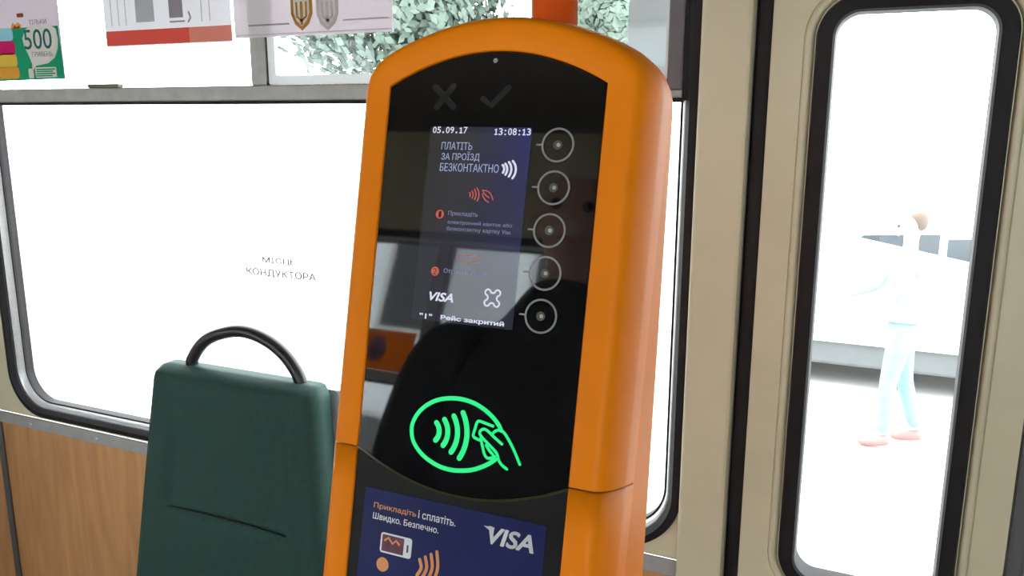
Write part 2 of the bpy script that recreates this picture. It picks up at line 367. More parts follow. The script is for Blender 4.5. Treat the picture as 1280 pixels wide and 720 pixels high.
# doors: narrow folding leaves with a tall rounded window
def door(name, x0, x1, label, seal=RUBBER):
    D = bpy.data.objects.new(name, None); C.objects.link(D); struct(D, label, 'door')
    g = (x0+0.060, x1-0.060, -0.752, 0.170)
    obj('leaf', panel_hole((x0, x1, FLOOR+0.01, 0.355), hole_of(g), 0.055, WY0-0.004, WY0+0.036), CREAM, D)
    obj('bead', rr_ring((g[0]-0.016, g[1]+0.016, g[2]-0.016, g[3]+0.016), 0.075, [(0, WY0-0.003), (0.004, WY0-0.009), (0.010, WY0-0.009), (0.017, WY0-0.003)]), CREAM, D, True)
    obj('gasket', rr_ring(g, 0.060, [(0, WY0), (0.004, WY0-0.014), (0.024, WY0-0.016), (0.027, WY0-0.011), (0.027, WY0+0.03), (0, WY0+0.03)]), RUBBER, D)
    gi = (g[0]+0.022, g[1]-0.022, g[2]+0.022, g[3]-0.022)
    obj('pane', prism(rrect(*gi, 0.038), WY0+0.014, WY0+0.018), GLASS, D)
    obj('edge_seal', boxm(x0-0.024, x0, WY0-0.006, WY0+0.03, FLOOR+0.01, 0.355, 0.006), seal, D)
    return D
d1 = door('door_1', -0.173, 0.202, 'cream folding door leaf with tall rounded window and black gasket')
door('door_2', 0.228, 0.596, 'second cream folding door leaf beside the first', mat('dark_grey_seal', (0.10, 0.10, 0.105), 0.5))
obj('hinge_cover', boxm(-0.204, -0.196, WY0-0.010, WY0, FLOOR+0.02, 0.355, 0.002), GREYMET, d1)

# opposite side, seen only mirrored in the validator's glass
wf = bpy.data.objects.new('wall_front', None); C.objects.link(wf); struct(wf, 'cream tram wall opposite with a row of windows', 'wall')
OW = [(-4.10, -2.40), (-2.10, -0.30), (-0.05, 1.75)]
bounds = [XL, -2.25, -0.17, XR]
for i, (a, c) in enumerate(OW):
    g = (a, c, SILL, 0.42)
    obj('wall_panel', panel_hole((bounds[i], bounds[i+1], SILL-0.02, CEIL), hole_of(g), 0.105, OPP_Y-0.045, OPP_Y), CREAM, wf)
    obj('wood_lining', boxm(bounds[i], bounds[i+1]-0.002, OPP_Y-0.045, OPP_Y+0.004, FLOOR, SILL-0.02), WOOD, wf)
    window('window_%d' % (i+3), g, 0.115, OPP_Y, -1, bar_z=(-0.05, -0.02), mull=[((a+c)/2-0.02, (a+c)/2+0.02)], label='tram window on the opposite side, mirrored in the validator glass')
struct(obj('wall_left', boxm(XL-0.05, XL, OPP_Y-0.05, WALL_Y+0.1, FLOOR, CEIL), CREAM), 'cream end wall of the tram', 'wall')
struct(obj('wall_right', boxm(XR, XR+0.05, OPP_Y-0.05, WALL_Y+0.1, FLOOR, CEIL), CREAM), 'cream partition wall of the tram', 'wall')

# ------------------------------------------------------------------ ticket validator
BASE = -345.0
vroot = thing('ticket_validator', 'orange ticket validator with black glass front, lit screen and green contactless sign', 'ticket machine', ORG + FU*(BASE/1000))
vroot.rotation_euler = (-TILT, 0, 0)
def V(x, z, y=0.0):                              # mm on the face; y = depth into the body
    return Vector((x/1000, y/1000, (z-BASE)/1000))
def warp(x, z): return (7.7 - z*0.0070) + x*(1 + (z-108)*6.0e-5)
# half outlines (x >= 0 about the middle), from seam up over the top
def mirror_path(half):                           # half: from bottom right to apex
    return [(x, z) for x, z in half] + [(-x, z) for x, z in reversed(half[:-1])]
NS, NA = 10, 18
def inner_half(z0):
    h = [(91.2, z0 + (107.5-z0)*i/NS) for i in range(NS)]
    for i in range(NA+6):                        # sharp corner, then the shallow arch
        t = i/(NA+5); h.append((91.2*(1-t), 107.5 + 26*(1-(1-t)**2.0)))
    return h
def flat_half(z0):
    h = [(108.0, z0 + (103.0-z0)*i/NS) for i in range(NS)]
    corner = [(108.0, 103.0), (107.4, 110.0), (105.0, 116.5), (101.0, 122.0), (95.0, 126.8)]
    k = catmull([(c[0], c[1]) + (0,) for c in corner], 1)
    arch = [(95.0, 126.8), (85, 132.2), (70, 138.6), (52, 144.6), (34, 149.0), (17, 151.6), (0, 152.4)]
    full = [Vector((a, b, 0)) for a, b in corner[:-1]] + [Vector((a, b, 0)) for a, b in arch]
    full = catmull(full, 6)
    L = [0]
    for a, b in zip(full, full[1:]): L.append(L[-1]+(b-a).length)
    m = NA+6
    for i in range(m):
        s = L[-1]*i/(m-1); j = max(q for q in range(len(L)) if L[q] <= s+1e-9); j = min(j, len(L)-2)
        t = (s-L[j])/(L[j+1]-L[j]); p = full[j].lerp(full[j+1], t); h.append((p.x, p.y))
    return h
def offset_path(path, d):
    out = []
    for i, (x, z) in enumerate(path):
        a = Vector(path[max(i-1, 0)]); b = Vector(path[min(i+1, len(path)-1)]); t = (b-a).normalized()
        out.append((x + t.y*d, z - t.x*d))
    return out
def shell(z0):
    ip = mirror_path(inner_half(z0)); fl = mirror_path(flat_half(z0))
    prof = [(ip, 3.2), (ip, 0.6), (offset_path(ip, 0.8), 0.0), (fl, 0.0)]
    rings = [[V(warp(x, z), z, d) for x, z in path] for path, d in prof]
    for o_, d in ((2.2, 0.35), (4.4, 1.5), (7.0, 4.4), (9.2, 8.5), (11.0, 14.0), (13.2, 22.0), (15.0, 34.0), (16.2, 56.0)):
        rings.append([V(warp(x, z), z, d) for x, z in offset_path(fl, o_)])
    rings.append([V(warp(x, z), z, 56.0) for x, z in offset_path(fl, 11.0)])
    return rings, fl
SEAM_L, GAP = -181.0, 1.3
rings, FL = shell(SEAM_L+GAP/2)
rings = [r for r in rings]
obj('upper_housing', loft(rings, close_ring=False), ORANGE, vroot, True)
# lower housing: two side rails joined below the frame
def lower_rail(s):
    zs = [SEAM_L-GAP/2, -220, -270, -320, -345]
    pr = [(91.2, 3.2), (91.2, 0.6), (92, 0), (108, 0), (110.2, .35), (112.4, 1.5), (115, 4.4), (117.2, 8.5), (119, 14), (121.2, 22), (123.0, 34), (124.2, 56), (117, 56), (91.2, 56)]
    return loft([[V(warp(s*x, z), z, d) for x, d in pr] for z in zs], close_ring=True, caps=True)
lh = obj('lower_housing', lower_rail(-1), ORANGE, vroot, True)
obj('lower_housing', lower_rail(1), ORANGE, vroot, True)
obj('bottom_rail', loft([[V(warp(x, z), z, d) for x in (-91, -40, 0, 40, 91)] for z, d in ((-325, 3), (-325, 0), (-340, 0), (-345, 4), (-345, 56), (-325, 56))], close_ring=False, close_stack=True), ORANGE, vroot)
# rear housing, set in a little, reaching to the pole
def back_d(z): return 72 + (95-z)*0.135
full_fl = mirror_path(flat_half(-345.0)); ro = offset_path(full_fl, 15.2); ri = offset_path(full_fl, 6.0)
obj('rear_housing', loft([[V(warp(x, z), z, 57.2) for x, z in ri], [V(warp(x, z), z, 57.2) for x, z in ro], [V(warp(x, z), z, back_d(z)-3) for x, z in ro], [V(warp(x, z), z, back_d(z)) for x, z in offset_path(full_fl, 12.5)]], caps=True), ORANGE, vroot, False)
obj('inner_core', loft([[V(warp(x, z), z, 5.0) for x, z in full_fl], [V(warp(x, z), z, 58.0) for x, z in full_fl]], caps=True), COREBLK, vroot)
# black glass front panel (arched top, bowed bottom) and the matte panel below it
def bow(x): return -181.0 - 22.6*(1-((x-2)/91.0)**2 if abs((x-2)/91.0) < 1 else 0)
tp = [(x*0.993, z-0.7) for x, z in mirror_path(inner_half(-181.0))]
bot = [(-90.5 + 181.0*i/24, bow(-90.5 + 181.0*i/24)) for i in range(25)]
gp_ = tp + bot[1:-1]
gpw = [(warp(x, z), z) for x, z in gp_]
cx_, cz_ = 8.0, -30.0
gl = loft([[V(x+(cx_-x)*0.004, z+(cz_-z)*0.004, 1.4) for x, z in gpw], [V(x, z, 2.2) for x, z in gpw], [V(x, z, 5.0) for x, z in gpw]], caps=True)
glass_panel = obj('front_glass', gl, PANELBLK, vroot); glass_panel['label'] = 'glossy black glass front panel'
lowp = [(x, z-1.3) for x, z in bot] + [(90.5, -324), (-90.5, -324)]
obj('lower_panel', prism([(warp(x, z)/1000, (z-BASE)/1000) for x, z in lowp], 0.0016, 0.005), LOWBLK, vroot)
bm = bmesh.new(); stroke(bm, [(warp(x, z-0.2), z-0.2) for x, z in bot], 1.6, 0.8, 4.0, V); obj('glass_lip', bm, mat('lip_reflection_tint', (0.05, 0.05, 0.02), 0.15), vroot)  # greenish-yellow reflection on the lip is put into its base colour
YF = 1.4                                         # depth of the glass surface
# display
SCR_O = obj('screen', loft([[V(x, z, YF-0.15) for x, z in rrect(-43, 43, -75.2, 75.2, 0.8, 2)], [V(x, z, YF+1) for x, z in rrect(-43, 43, -75.2, 75.2, 0.8, 2)]], caps=True), SCREEN, vroot)
SCR_O['label'] = 'lit indigo portrait display'
def ftext(s, tl, br, m, parent, y, bold=0.0, shear=0.0, name='lettering', lift=0.15):
    x0, z1 = fp(*tl); x1, z0 = fp(*br)
    return obj(name, text_bm(s, x0, x1, z0, z1, y-lift, y, V, bold, shear), m, parent)
YS = YF-0.15
def fmono(s, tl, br, m):
    x0, z1 = fp(*tl); x1, z0 = fp(*br); cw = (x1-x0)/len(s)
    for i, ch in enumerate(s):
        wd, h0, h1 = (0.80, 0, 1) if ch.isdigit() else (0.32, 0.0, 0.26 if ch == '.' else 0.75)
        c = x0+cw*(i+0.5)
        if ch == '1':
            bm = bmesh.new(); wl_ = 0.85
            stroke(bm, [(c-cw*0.26, z0+(z1-z0)*0.76), (c, z1-0.4), (c, z0+0.4)], wl_, YS-0.15, YS, V); stroke(bm, [(c-cw*0.24, z0+0.4), (c+cw*0.24, z0+0.4)], wl_, YS-0.16, YS, V)
            obj('lettering', bm, m, SCR_O); continue
        obj('lettering', text_bm(ch, c-cw*wd/2, c+cw*wd/2, z0+(z1-z0)*h0, z0+(z1-z0)*h1, YS-0.15, YS, V, 0.012), m, SCR_O)
fmono('05.09.17', (540.3, 158.0), (583.5, 166.3), WHITE_E); fmono('13:08:13', (617.0, 159.8), (663, 168.8), WHITE_E)
ftext('ПЛАТІТЬ', (551.6, 177), (589, 187), BLUE_E, SCR_O, YS)
ftext('ЗА ПРОЇЗД', (551.6, 188.5), (598, 202.0), BLUE_E, SCR_O, YS)
ftext('БЕЗКОНТАКТНО', (549.7, 203.2), (622, 215.8), BLUE_E, SCR_O, YS)
ftext('Прикладіть', (559.7, 263), (596, 272.3), DIMBLUE_E, SCR_O, YS)
ftext('електронний квиток або', (559, 274.6), (639, 285.5), DIMBLUE_E, SCR_O, YS)
ftext('безконтактну картку Visa', (557.8, 282.6), (637, 294.2), DIMBLUE_E, SCR_O, YS)
ftext('Отримайте чек', (554, 335), (611.5, 347.5), DIMBLUE_E, SCR_O, YS)
ftext('VISA', (536.5, 364.5), (565, 378.0), WHITE_E, SCR_O, YS, 0.03, 0.25)
ftext('"1"', (524, 391), (538.5, 399.0), WHITE_E, SCR_O, YS, 0.02)
ftext('Рейс закритий', (550.5, 393.5), (628.5, 409.5), WHITE_E, SCR_O, YS, 0.035)
def arc3(a, b, c, n=14):
    A, B, Cc = Vector(a), Vector(b), Vector(c)
    d = 2*(A.x*(B.y-Cc.y)+B.x*(Cc.y-A.y)+Cc.x*(A.y-B.y))
    ux = ((A.length_squared)*(B.y-Cc.y)+(B.length_squared)*(Cc.y-A.y)+(Cc.length_squared)*(A.y-B.y))/d
    uy = ((A.length_squared)*(Cc.x-B.x)+(B.length_squared)*(A.x-Cc.x)+(Cc.length_squared)*(B.x-A.x))/d
    o = Vector((ux, uy)); t0 = math.atan2(A.y-uy, A.x-ux); t2 = math.atan2(Cc.y-uy, Cc.x-ux); dt = (t2-t0+math.pi) % (2*math.pi)-math.pi
    r = (A-o).length; return [(ux+r*math.cos(t0+dt*i/n), uy+r*math.sin(t0+dt*i/n)) for i in range(n+1)]
def fstroke(lines, wd, m, parent, y, name, off=(0, 0), sc_=1.0, closed=False, lift=0.2, smooth=5):
    bm = bmesh.new()
    for ln in lines:
        q = [fp(off[0]+a/sc_, off[1]+b/sc_) for a, b in ln]
        q = arc3(*q) if len(q) == 3 and smooth == 5 else [(p.x, p.y) for p in catmull([(a, b, 0) for a, b in q], smooth, closed)]
        stroke(bm, q, wd, y-lift, y, V, closed)
    return obj(name, bm, m, parent)
z4 = (500, 140); k4 = 5.3333
for ln in ([(680, 352), (690, 378), (681, 403)], [(698, 343), (711, 383), (698, 416)], [(722, 332), (738, 380), (721, 428)], [(748, 325), (768, 380), (745, 440)]):
    fstroke([ln], 1.7, WHITE_E, SCR_O, YS, 'wave_mark', z4, k4)
for ln in ([(460, 535), (464, 550), (461, 562)], [(475, 525), (483, 550), (476, 573)], [(492, 515), (502, 548), (492, 582)], [(508, 505), (522, 545), (510, 590)]):
    fstroke([ln], 0.9, RED_E, SCR_O, YS, 'wave_mark', z4, k4)
fstroke([[(545, 520), (575, 525), (600, 545), (615, 585)], [(545, 545), (560, 580), (585, 600)], [(550, 530), (575, 560), (590, 570)]], 0.8, RED_E, SCR_O, YS, 'hand_mark', z4, k4)
def fdisc(u, v, r, m, parent, y, name, lift=0.15, seg=20):
    x, z = fp(u, v); pts = [(x+r*math.cos(2*math.pi*i/seg), z+r*math.sin(2*math.pi*i/seg)) for i in range(seg)]
    return obj(name, loft([[V(a, b, y-lift) for a, b in pts], [V(a, b, y) for a, b in pts]], caps=True), m, parent)
fdisc(548.9, 267.4, 3.5, RED_E, SCR_O, YS, 'step_mark'); ftext('1', (547.9, 263.5), (550.3, 271.5), COREBLK, SCR_O, YS-0.15)
fdisc(542.8, 338.9, 3.5, RED_E, SCR_O, YS, 'step_mark'); ftext('2', (541.0, 335), (544.6, 343), COREBLK, SCR_O, YS-0.15)
fstroke([[(572.5, 318.5), (600, 320.5), (599, 328), (571.5, 326)]], 0.6, RED_E, SCR_O, YS, 'card_mark', closed=True, smooth=1)
px_, pz_ = fp(614.5, 372.5)                      # white interlaced square mark
side_ = [(1.0, 0.45), (1.06, 0.8), (0.8, 1.06), (0.45, 1.0), (0.2, 0.68), (-0.2, 0.68)]
qq = [(px_+5.8*(x_*c_-y_*s_), pz_+5.8*(x_*s_+y_*c_)) for c_, s_ in ((1, 0), (0, 1), (-1, 0), (0, -1)) for x_, y_ in side_]
qq = [(p.x, p.y) for p in catmull([(a, b, 0) for a, b in qq], 4, True)]
bm = bmesh.new(); stroke(bm, qq, 1.3, YS-0.15, YS, V, True); obj('square_mark', bm, WHITE_E, SCR_O)
# five keys beside the screen
CX, CZ0, CS, CR = 64.4, 62.5, 31.3, 12.0
for i in range(5):
    c = (CX, CZ0-CS*i)
    kb = obj('key', loft([[V(c[0]+11.2*math.cos(a*math.pi/16), c[1]+11.2*math.sin(a*math.pi/16), y) for a in range(32)] for y in (YF-0.06, YF)], caps=True), PANELBLK, vroot)
    bm = bmesh.new(); stroke(bm, [(c[0]+CR*math.cos(a*math.pi/20), c[1]+CR*math.sin(a*math.pi/20)) for a in range(40)], 1.45, YF-0.15, YF, V, True)
    obj('key_ring', bm, PRINTGREY, kb)
    bm = bmesh.new(); stroke(bm, [(c[0]-CR-4.6, c[1]), (c[0]-CR-0.4, c[1])], 1.3, YF-0.14, YF, V); obj('key_pointer', bm, PRINTGREY, kb)
    for r_, m_, l_ in ((3.5, LED, 0.25), (1.5, LEDCORE, 0.4)):
        pts = [(c[0]+(0.6 if r_ < 2 else 0)+r_*math.cos(2*math.pi*a/16), c[1]+r_*math.sin(2*math.pi*a/16)) for a in range(16)]
        obj('key_lamp', loft([[V(a, b, YF-l_) for a, b in pts], [V(a, b, YF) for a, b in pts]], caps=True), m_, kb)
fdisc(618.5, 75, 1.9, PRINTGREY, vroot, YF, 'light_sensor')
fstroke([[(543, 108), (566, 133)], [(566, 107), (545, 133)]], 5.0, DIMGREY, vroot, YF, 'cross_mark', smooth=1)
fstroke([[(603, 123), (613, 131), (635, 109)]], 4.6, DIMGREY, vroot, YF, 'tick_mark', smooth=1)
# green contactless sign
SG = thing('contactless_sign', '', ''); del SG['label']; del SG['category']; SG.parent = vroot; SG.location = (0, 0, 0)
SG['label'] = 'glowing green contactless payment sign'
o6, k6 = (500, 480), 6.0
ell = [(752, 350), (735, 310), (690, 250), (630, 195), (560, 150), (480, 120), (400, 108), (320, 112), (250, 130), (180, 170), (125, 225), (90, 290), (80, 350), (90, 420), (120, 480), (165, 535), (220, 580), (290, 620), (370, 645), (450, 652), (530, 647), (600, 627), (660, 600), (708, 568)]
fstroke([ell], 3.3, GREEN_E, SG, YF, 'sign_oval', o6, k6)
for ln in ([(268, 292), (288, 350), (260, 422)], [(328, 268), (352, 350), (316, 462)], [(398, 242), (425, 345), (376, 512)], [(467, 217), (496, 345), (438, 558)]):
    fstroke([ln], 4.2, GREEN_E, SG, YF, 'sign_wave', o6, k6)
fstroke([[(692, 318), (640, 298), (592, 280), (572, 290), (556, 340), (543, 388), (560, 408), (600, 425)],
         [(758, 452), (700, 400), (645, 348), (612, 342), (592, 365), (606, 398), (660, 455), (718, 520), (735, 575), (760, 612), (795, 640)],
         [(690, 372), (715, 352), (752, 350), (790, 388), (845, 490), (893, 605)],
         [(600, 410), (615, 480), (630, 535), (658, 560), (705, 545)], [(640, 462), (668, 505), (690, 530)]], 2.2, GREEN_E, SG, YF, 'sign_hand', o6, k6, smooth=4)
# payment sticker on the lower panel
YL = 1.6
def quad_mm(x0, x1, z0, z1, r=0.6): return rrect(x0, x1, z0, z1, r, 3)
ST = obj('sticker', loft([[V(x, z, YL-0.3) for x, z in quad_mm(-69, 85, -315, -211.4)], [V(x, z, YL) for x, z in quad_mm(-69, 85, -315, -211.4)]], caps=True), NAVY, vroot)
ST['label'] = 'navy payment sticker with white and orange print'
YT = YL-0.3
ftext('Прикладіть', (467, 627.6), (518.8, 648.2), ORPR, ST, YT, 0.014)
ftext('і сплатіть.', (522.6, 638.1), (568, 658.6), WHITEPR, ST, YT, 0.014)
ftext('Швидко. Безпечно.', (465.8, 640.4), (546.6, 669.0), WHITEPR, ST, YT, 0.014)
x0, z1 = fp(611, 658.5); x1, z0 = fp(665, 692.2)
obj('lettering', text_bm('VISA', x0, x1, z0, z1, YT-0.15, YT, V, 0.030, 0.22), WHITEPR, ST)
a_ = fp(604, 657.4); b_ = fp(616, 660); c_ = fp(618, 675)
obj('logo_wing', prism([((q[0])/1000, (q[1]-BASE)/1000) for q in (a_, (x0+4.0, z1), (x0+3.4, z1-8.5), (x0+0.8, z1-3.0))], (YT-0.15)/1000, YT/1000), WHITEPR, ST)
pa = fp(475.8, 664.9); pb = fp(512, 699.8)
PH = obj('phone_mark', loft([[V(x, z, y) for x, z in rrect(pa[0], pb[0], pb[1], pa[1], 2.2, 4)] for y in (YT-0.12, YT)], caps=True), WHITEPR, ST)
obj('phone_screen', loft([[V(x, z, y) for x, z in rrect(pa[0]+1.5, pb[0]-7, pb[1]+1.4, pa[1]-1.4, 0.5, 2)] for y in (YT-0.2, YT-0.1)], caps=True), PHONEPURPLE, PH)
bm = bmesh.new(); h_ = (pa[1]+pb[1])/2
stroke(bm, [(pa[0]+4, h_+2), (pa[0]+7, h_+4.5), (pa[0]+11, h_+0.5), (pa[0]+14, h_+3.5), (pa[0]+17, h_+1.0)], 1.6, YT-0.28, YT-0.19, V); obj('phone_picture', bm, ORPR, PH)
bm = bmesh.new(); stroke(bm, [(pb[0]-3.5, pb[1]+5), (pb[0]-3.5, pb[1]+9.5)], 1.6, YT-0.2, YT-0.1, V); obj('phone_key', bm, mat('dark_print', (0.05, 0.05, 0.1), 0.5), PH)
for i in range(4):
    u = 523.5 + 7.2*i; t = 700.0 - 3.2*i
    a1 = fp(u, t); L_ = 12 + 4*i
    bm = bmesh.new(); stroke(bm, [(p.x, p.y) for p in catmull([(a1[0], a1[1], 0), (a1[0]+2.0, a1[1]-L_/2, 0), (a1[0]-1.0, a1[1]-L_, 0)], 5)], 2.6, YT-0.15, YT, V)
    obj('wave_print', bm, ORPR, ST)
fdisc(477, 706, 5.5, ORPR, ST, YT, 'coin_print')
# brackets to the pole
POLE = (-0.278, 0.700)
for zz in (60, -250):
    q = ORG + FU*(zz/1000) - N*((back_d(zz)-4)/1000)
    br = obj('pole_bracket', boxm(POLE[0]-0.035, POLE[0]+0.035, q.y-0.005, POLE[1]-0.0203, q.z-0.02, q.z+0.02, 0.003), GREYMET)
    br.parent = vroot; br.matrix_parent_inverse = (Matrix.Translation(vroot.location) @ Matrix.Rotation(-TILT, 4, 'X')).inverted()
# the pole itself
pole = thing('grab_pole', 'orange-red enamelled vertical grab pole behind the ticket validator', 'pole', (POLE[0], POLE[1], FLOOR))
obj('tube', tube([(0, 0, 0.01), (0, 0, 1.0), (0, 0, CEIL-FLOOR-0.01)], 0.0205, 24), ORANGE_POLE, pole, True)
for z0 in (0.0, CEIL-FLOOR-0.02):
    obj('flange', tube([(0, 0, z0), (0, 0, z0+0.02)], 0.042, 24), GREYMET, pole, True)

# ------------------------------------------------------------------ conductor's seat against the wall
seat = thing('conductor_seat', 'teal upholstered conductor seat with black tube handle, backed against the wall', 'seat', (-1.10, 1.05, FLOOR))
def SP(x, y, z): return Vector((x+1.10, y-1.05, z-FLOOR))
ZT, ZB, YTOP, YBOT = -0.492, -1.02, 1.150, 1.055
def back_pt(a, b, d):
    """a: -1..1 across, b: 0 bottom..1 top, d: depth behind the front surface"""
    hw = 0.256 + (0.200-0.256)*b; cxx = -1.088 + (-1.121+1.088)*b
    return cxx + a*hw, YBOT + (YTOP-YBOT)*b + d, ZB + (ZT-ZB)*b
bm = bmesh.new(); nx, nz = 40, 50; grid = []
def smooth01(t): t = max(0, min(1, t)); return t*t*(3-2*t)
for j in range(nz+1):
    row = []
    for i in range(nx+1):
        a = -1+2*i/nx; b = j/nz
        # rounded top corners
        r = 0.09; aa = a; top = 1.0
        e = max(0, abs(a)-(1-r))/r; top = 1 - 0.040*(1-math.sqrt(max(0, 1-e*e)))
        bb = b*top
        edge = min((1-abs(a))/0.07, (1-b)/0.045, 1.0); rd = 0.022*(1-math.sqrt(max(0, 1-(1-max(edge, 0))**2)))
        bul = -0.012*(1-a*a)*(1-(2*b-1)**2)
        inn = smooth01((0.72-abs(a))/0.06)*smooth01((b-0.455-0.03*(1-a*a))/0.022)*smooth01((0.93-b)/0.25)
        px3, py3, pz3 = back_pt(aa, bb, rd + bul + 0.013*inn)
        row.append(bm.verts.new(SP(px3, py3, pz3)))
    grid.append(row)
for j in range(nz):
    for i in range(nx): bm.faces.new((grid[j][i], grid[j][i+1], grid[j+1][i+1], grid[j+1][i]))
rim = [grid[0][i] for i in range(nx+1)] + [grid[j][nx] for j in range(1, nz+1)] + [grid[nz][i] for i in range(nx-1, -1, -1)] + [grid[j][0] for j in range(nz-1, 0, -1)]
back = [bm.verts.new(v.co + Vector((0, 0.030, 0))) for v in rim]
for k in range(len(rim)): bm.faces.new((rim[k], rim[(k+1) % len(rim)], back[(k+1) % len(rim)], back[k]))
bm.faces.new(back)
obj('backrest', bm, TEAL, seat, True)
sh = []
for d, g in ((0.062, 1.015), (0.066, 1.055), (0.085, 1.055), (0.095, 1.0)):
    pts = []
    for (a, b) in rrect(-1, 1, 0.0, 0.972, 0.06, 6):
        px3, py3, pz3 = back_pt(a*g, b, d); pts.append(SP(px3+0.012, py3, pz3))
    sh.append(pts)
obj('backrest_shell', loft(sh, caps=True), SHELL, seat)
sm = []
for i in range(33):
    t_ = i/32; a = -0.64 + 1.28*t_; b = 0.470+0.03*(1-a*a)
    px3, py3, pz3 = back_pt(a, b, -0.012*(1-a*a)*(1-(2*b-1)**2) + 0.004); sm.append(SP(px3, py3, pz3))
obj('crease_line', tube(sm, 0.0022, 6), mat('crease_shade', (0.013, 0.034, 0.029), 0.8), seat, True)  # dark tube stands in for the shade along the backrest crease
h0 = wl(241, 456, 1.19); h1 = wl(377, 482, 1.19)
arc = [wl(u, v, 1.19) for u, v in ((241, 462), (243, 444), (258, 425), (280, 416), (302, 414), (325, 421), (348, 436), (366, 457), (377, 482))]
arc = [arc[0]+Vector((0.004, 0.01, -0.12))] + arc + [arc[-1]+Vector((0.004, 0.01, -0.10))]
obj('handle', tube([SP(*p) for p in catmull(arc, 6)], 0.0125, 12), BLACKTUBE, seat, True)
cush = boxm(-0.235, 0.235, -0.36, 0.02, 0.40, 0.47, 0.028)
obj('seat_cushion', cush, TEAL, seat, True)
obj('seat_pan', boxm(-0.245, 0.245, -0.37, 0.03, 0.375, 0.40, 0.006), SHELL, seat)
obj('pedestal', tube([(0, -0.16, 0.02), (0, -0.16, 0.38)], 0.04, 16), BLACKTUBE, seat, True)
obj('base_plate', boxm(-0.16, 0.16, -0.30, -0.02, 0.0, 0.02, 0.004), BLACKTUBE, seat)
s2 = seat.copy(); C.objects.link(s2); s2.location = (-2.26, 1.0, FLOOR); s2.rotation_euler = (0, 0, math.radians(-90))  # unseen seat copy, added to darken the lining at lower left
s2['label'] = 'unseen teal seat turned sideways, added to shade the wood lining'
for ch in list(seat.children):
    c = ch.copy(); C.objects.link(c); c.parent = s2

# ------------------------------------------------------------------ papers and lettering on the window
PY = WALL_Y + 0.0205                             # inner face of the top lights
def sheet(name, x0, x1, z0, z1, m, label, cat, y=PY, r=0.001, group=None, th=0.0006):
    o = obj(name, prism(rrect(x0, x1, z0, z1, r, 3), y-th, y), m)
    return tag(o, label, cat, group)
class WConv:
    def __init__(s, y): s.y = y
    def __call__(s, x, z, y=0): return Vector((x, s.y+y, z))
def wpx(u, v, y=PY): q = wl(u, v, y); return (q.x, q.z)
def wshape(name, pts_px, m, parent, lift, y=PY):
    q = [wpx(u, v, y) for u, v in pts_px]
    return obj(name, prism(q, y-lift-0.0003, y-lift), m, parent)
def wrr(name, tl, br, r, m, parent, lift, y=PY):
    a = wpx(*tl, y); b = wpx(*br, y)
    return obj(name, prism(rrect(a[0], b[0], b[1], a[1], r, 5), y-lift-0.0003, y-lift), m, parent)
def wtext(s, tl, br, m, parent, lift, y=PY, bold=0.0):
    a = wpx(*tl, y); b = wpx(*br, y)
    return obj('lettering', text_bm(s, a[0], b[0], b[1], a[1], -lift-0.0003, -lift, WConv(y), bold), m, parent)
P_LILAC = paper_mat('lilac_print', (0.76, 0.69, 0.75), 0.15); P_GREEN = paper_mat('green_print', (0.025, 0.33, 0.17), 0.12, vary=0.15)
P_CREAM = paper_mat('cream_print', (0.75, 0.72, 0.66), 0.12); P_INK = paper_mat('dark_green_ink', (0.04, 0.17, 0.17), 0.1)
P_SKY = paper_mat('sky_blue_print', (0.33, 0.66, 0.78), 0.12); P_MAG = paper_mat('magenta_print', (0.66, 0.025, 0.16), 0.12)
P_YEL = paper_mat('yellow_print', (0.80, 0.52, 0.08), 0.12); P_ORG = paper_mat('amber_print', (0.78, 0.38, 0.06), 0.12)
P_GREY = paper_mat('grey_ink', (0.33, 0.30, 0.33), 0.1); P_WHITE = paper_mat('white_paper', (0.88, 0.87, 0.90), 0.2)
P_RED = paper_mat('red_print', (0.88, 0.13, 0.10), 0.18, vary=0.15); P_PINKRED = paper_mat('faded_red_print', (0.90, 0.32, 0.25), 0.2, vary=0.15)
P_BLUSH = paper_mat('blush_paper', (0.84, 0.78, 0.83), 0.16, clear=0.06); P_GOLD = paper_mat('gold_print', (0.50, 0.24, 0.06), 0.08); P_PALEGOLD = paper_mat('pale_gold_print', (0.66, 0.56, 0.56), 0.12)
P_FILM = paper_mat('cyan_film', (0.70, 0.88, 0.92), 0.3, clear=0.6); P_BOARD = paper_mat('pale_board', (0.70, 0.74, 0.77), 0.10)
P_LETTER = paper_mat('letter_film', (0.34, 0.30, 0.27), 0.025); P_BROWN = paper_mat('brown_print', (0.30, 0.07, 0.04), 0.1)
p0 = wpx(-60, 104.5); p1 = wpx(82, 98.5)
po = sheet('poster', p0[0], p1[0], p1[1], 0.285, P_LILAC, 'green and lilac poster with 500 in a speech bubble, taped to top window', 'poster')
topg = 35
wshape('green_field', [(-60, 40), (82-9.5, 32), (82, 98.2), (-60, 104)], P_GREEN, po, 0.0007)
for (v0, v1, ue, m_) in ((39.5, 51, 17.5, P_SKY), (55, 68, 20.5, P_MAG), (70, 84, 23, P_YEL), (86, 98.5, 26, P_ORG)):
    wrr('bar_print', (-60, v0), (ue, v1), 0.010, m_, po, 0.0011)
bub = [(32, 37), (36, 34), (50, 31.5), (64, 31.5), (70, 36), (73, 48), (73, 60), (69, 72), (61, 79), (52, 81), (46, 82), (42, 88), (41, 92), (41, 80), (36, 68), (31, 58), (28.5, 48)]
wshape('speech_bubble', bub, P_CREAM, po, 0.0011)
wtext('ТІЛЬКИ', (36, 25), (58.5, 29.5), P_GREY, po, 0.0011)
wtext('500', (29.5, 37.5), (66.5, 60.5), P_INK, po, 0.0015, bold=0.005)
wtext('ГРИВЕНЬ', (40.5, 65), (67, 70.2), P_GREY, po, 0.0015)
wrr('text_block', (44.5, 84.5), (72, 96.5), 0.003, P_CREAM, po, 0.0011)
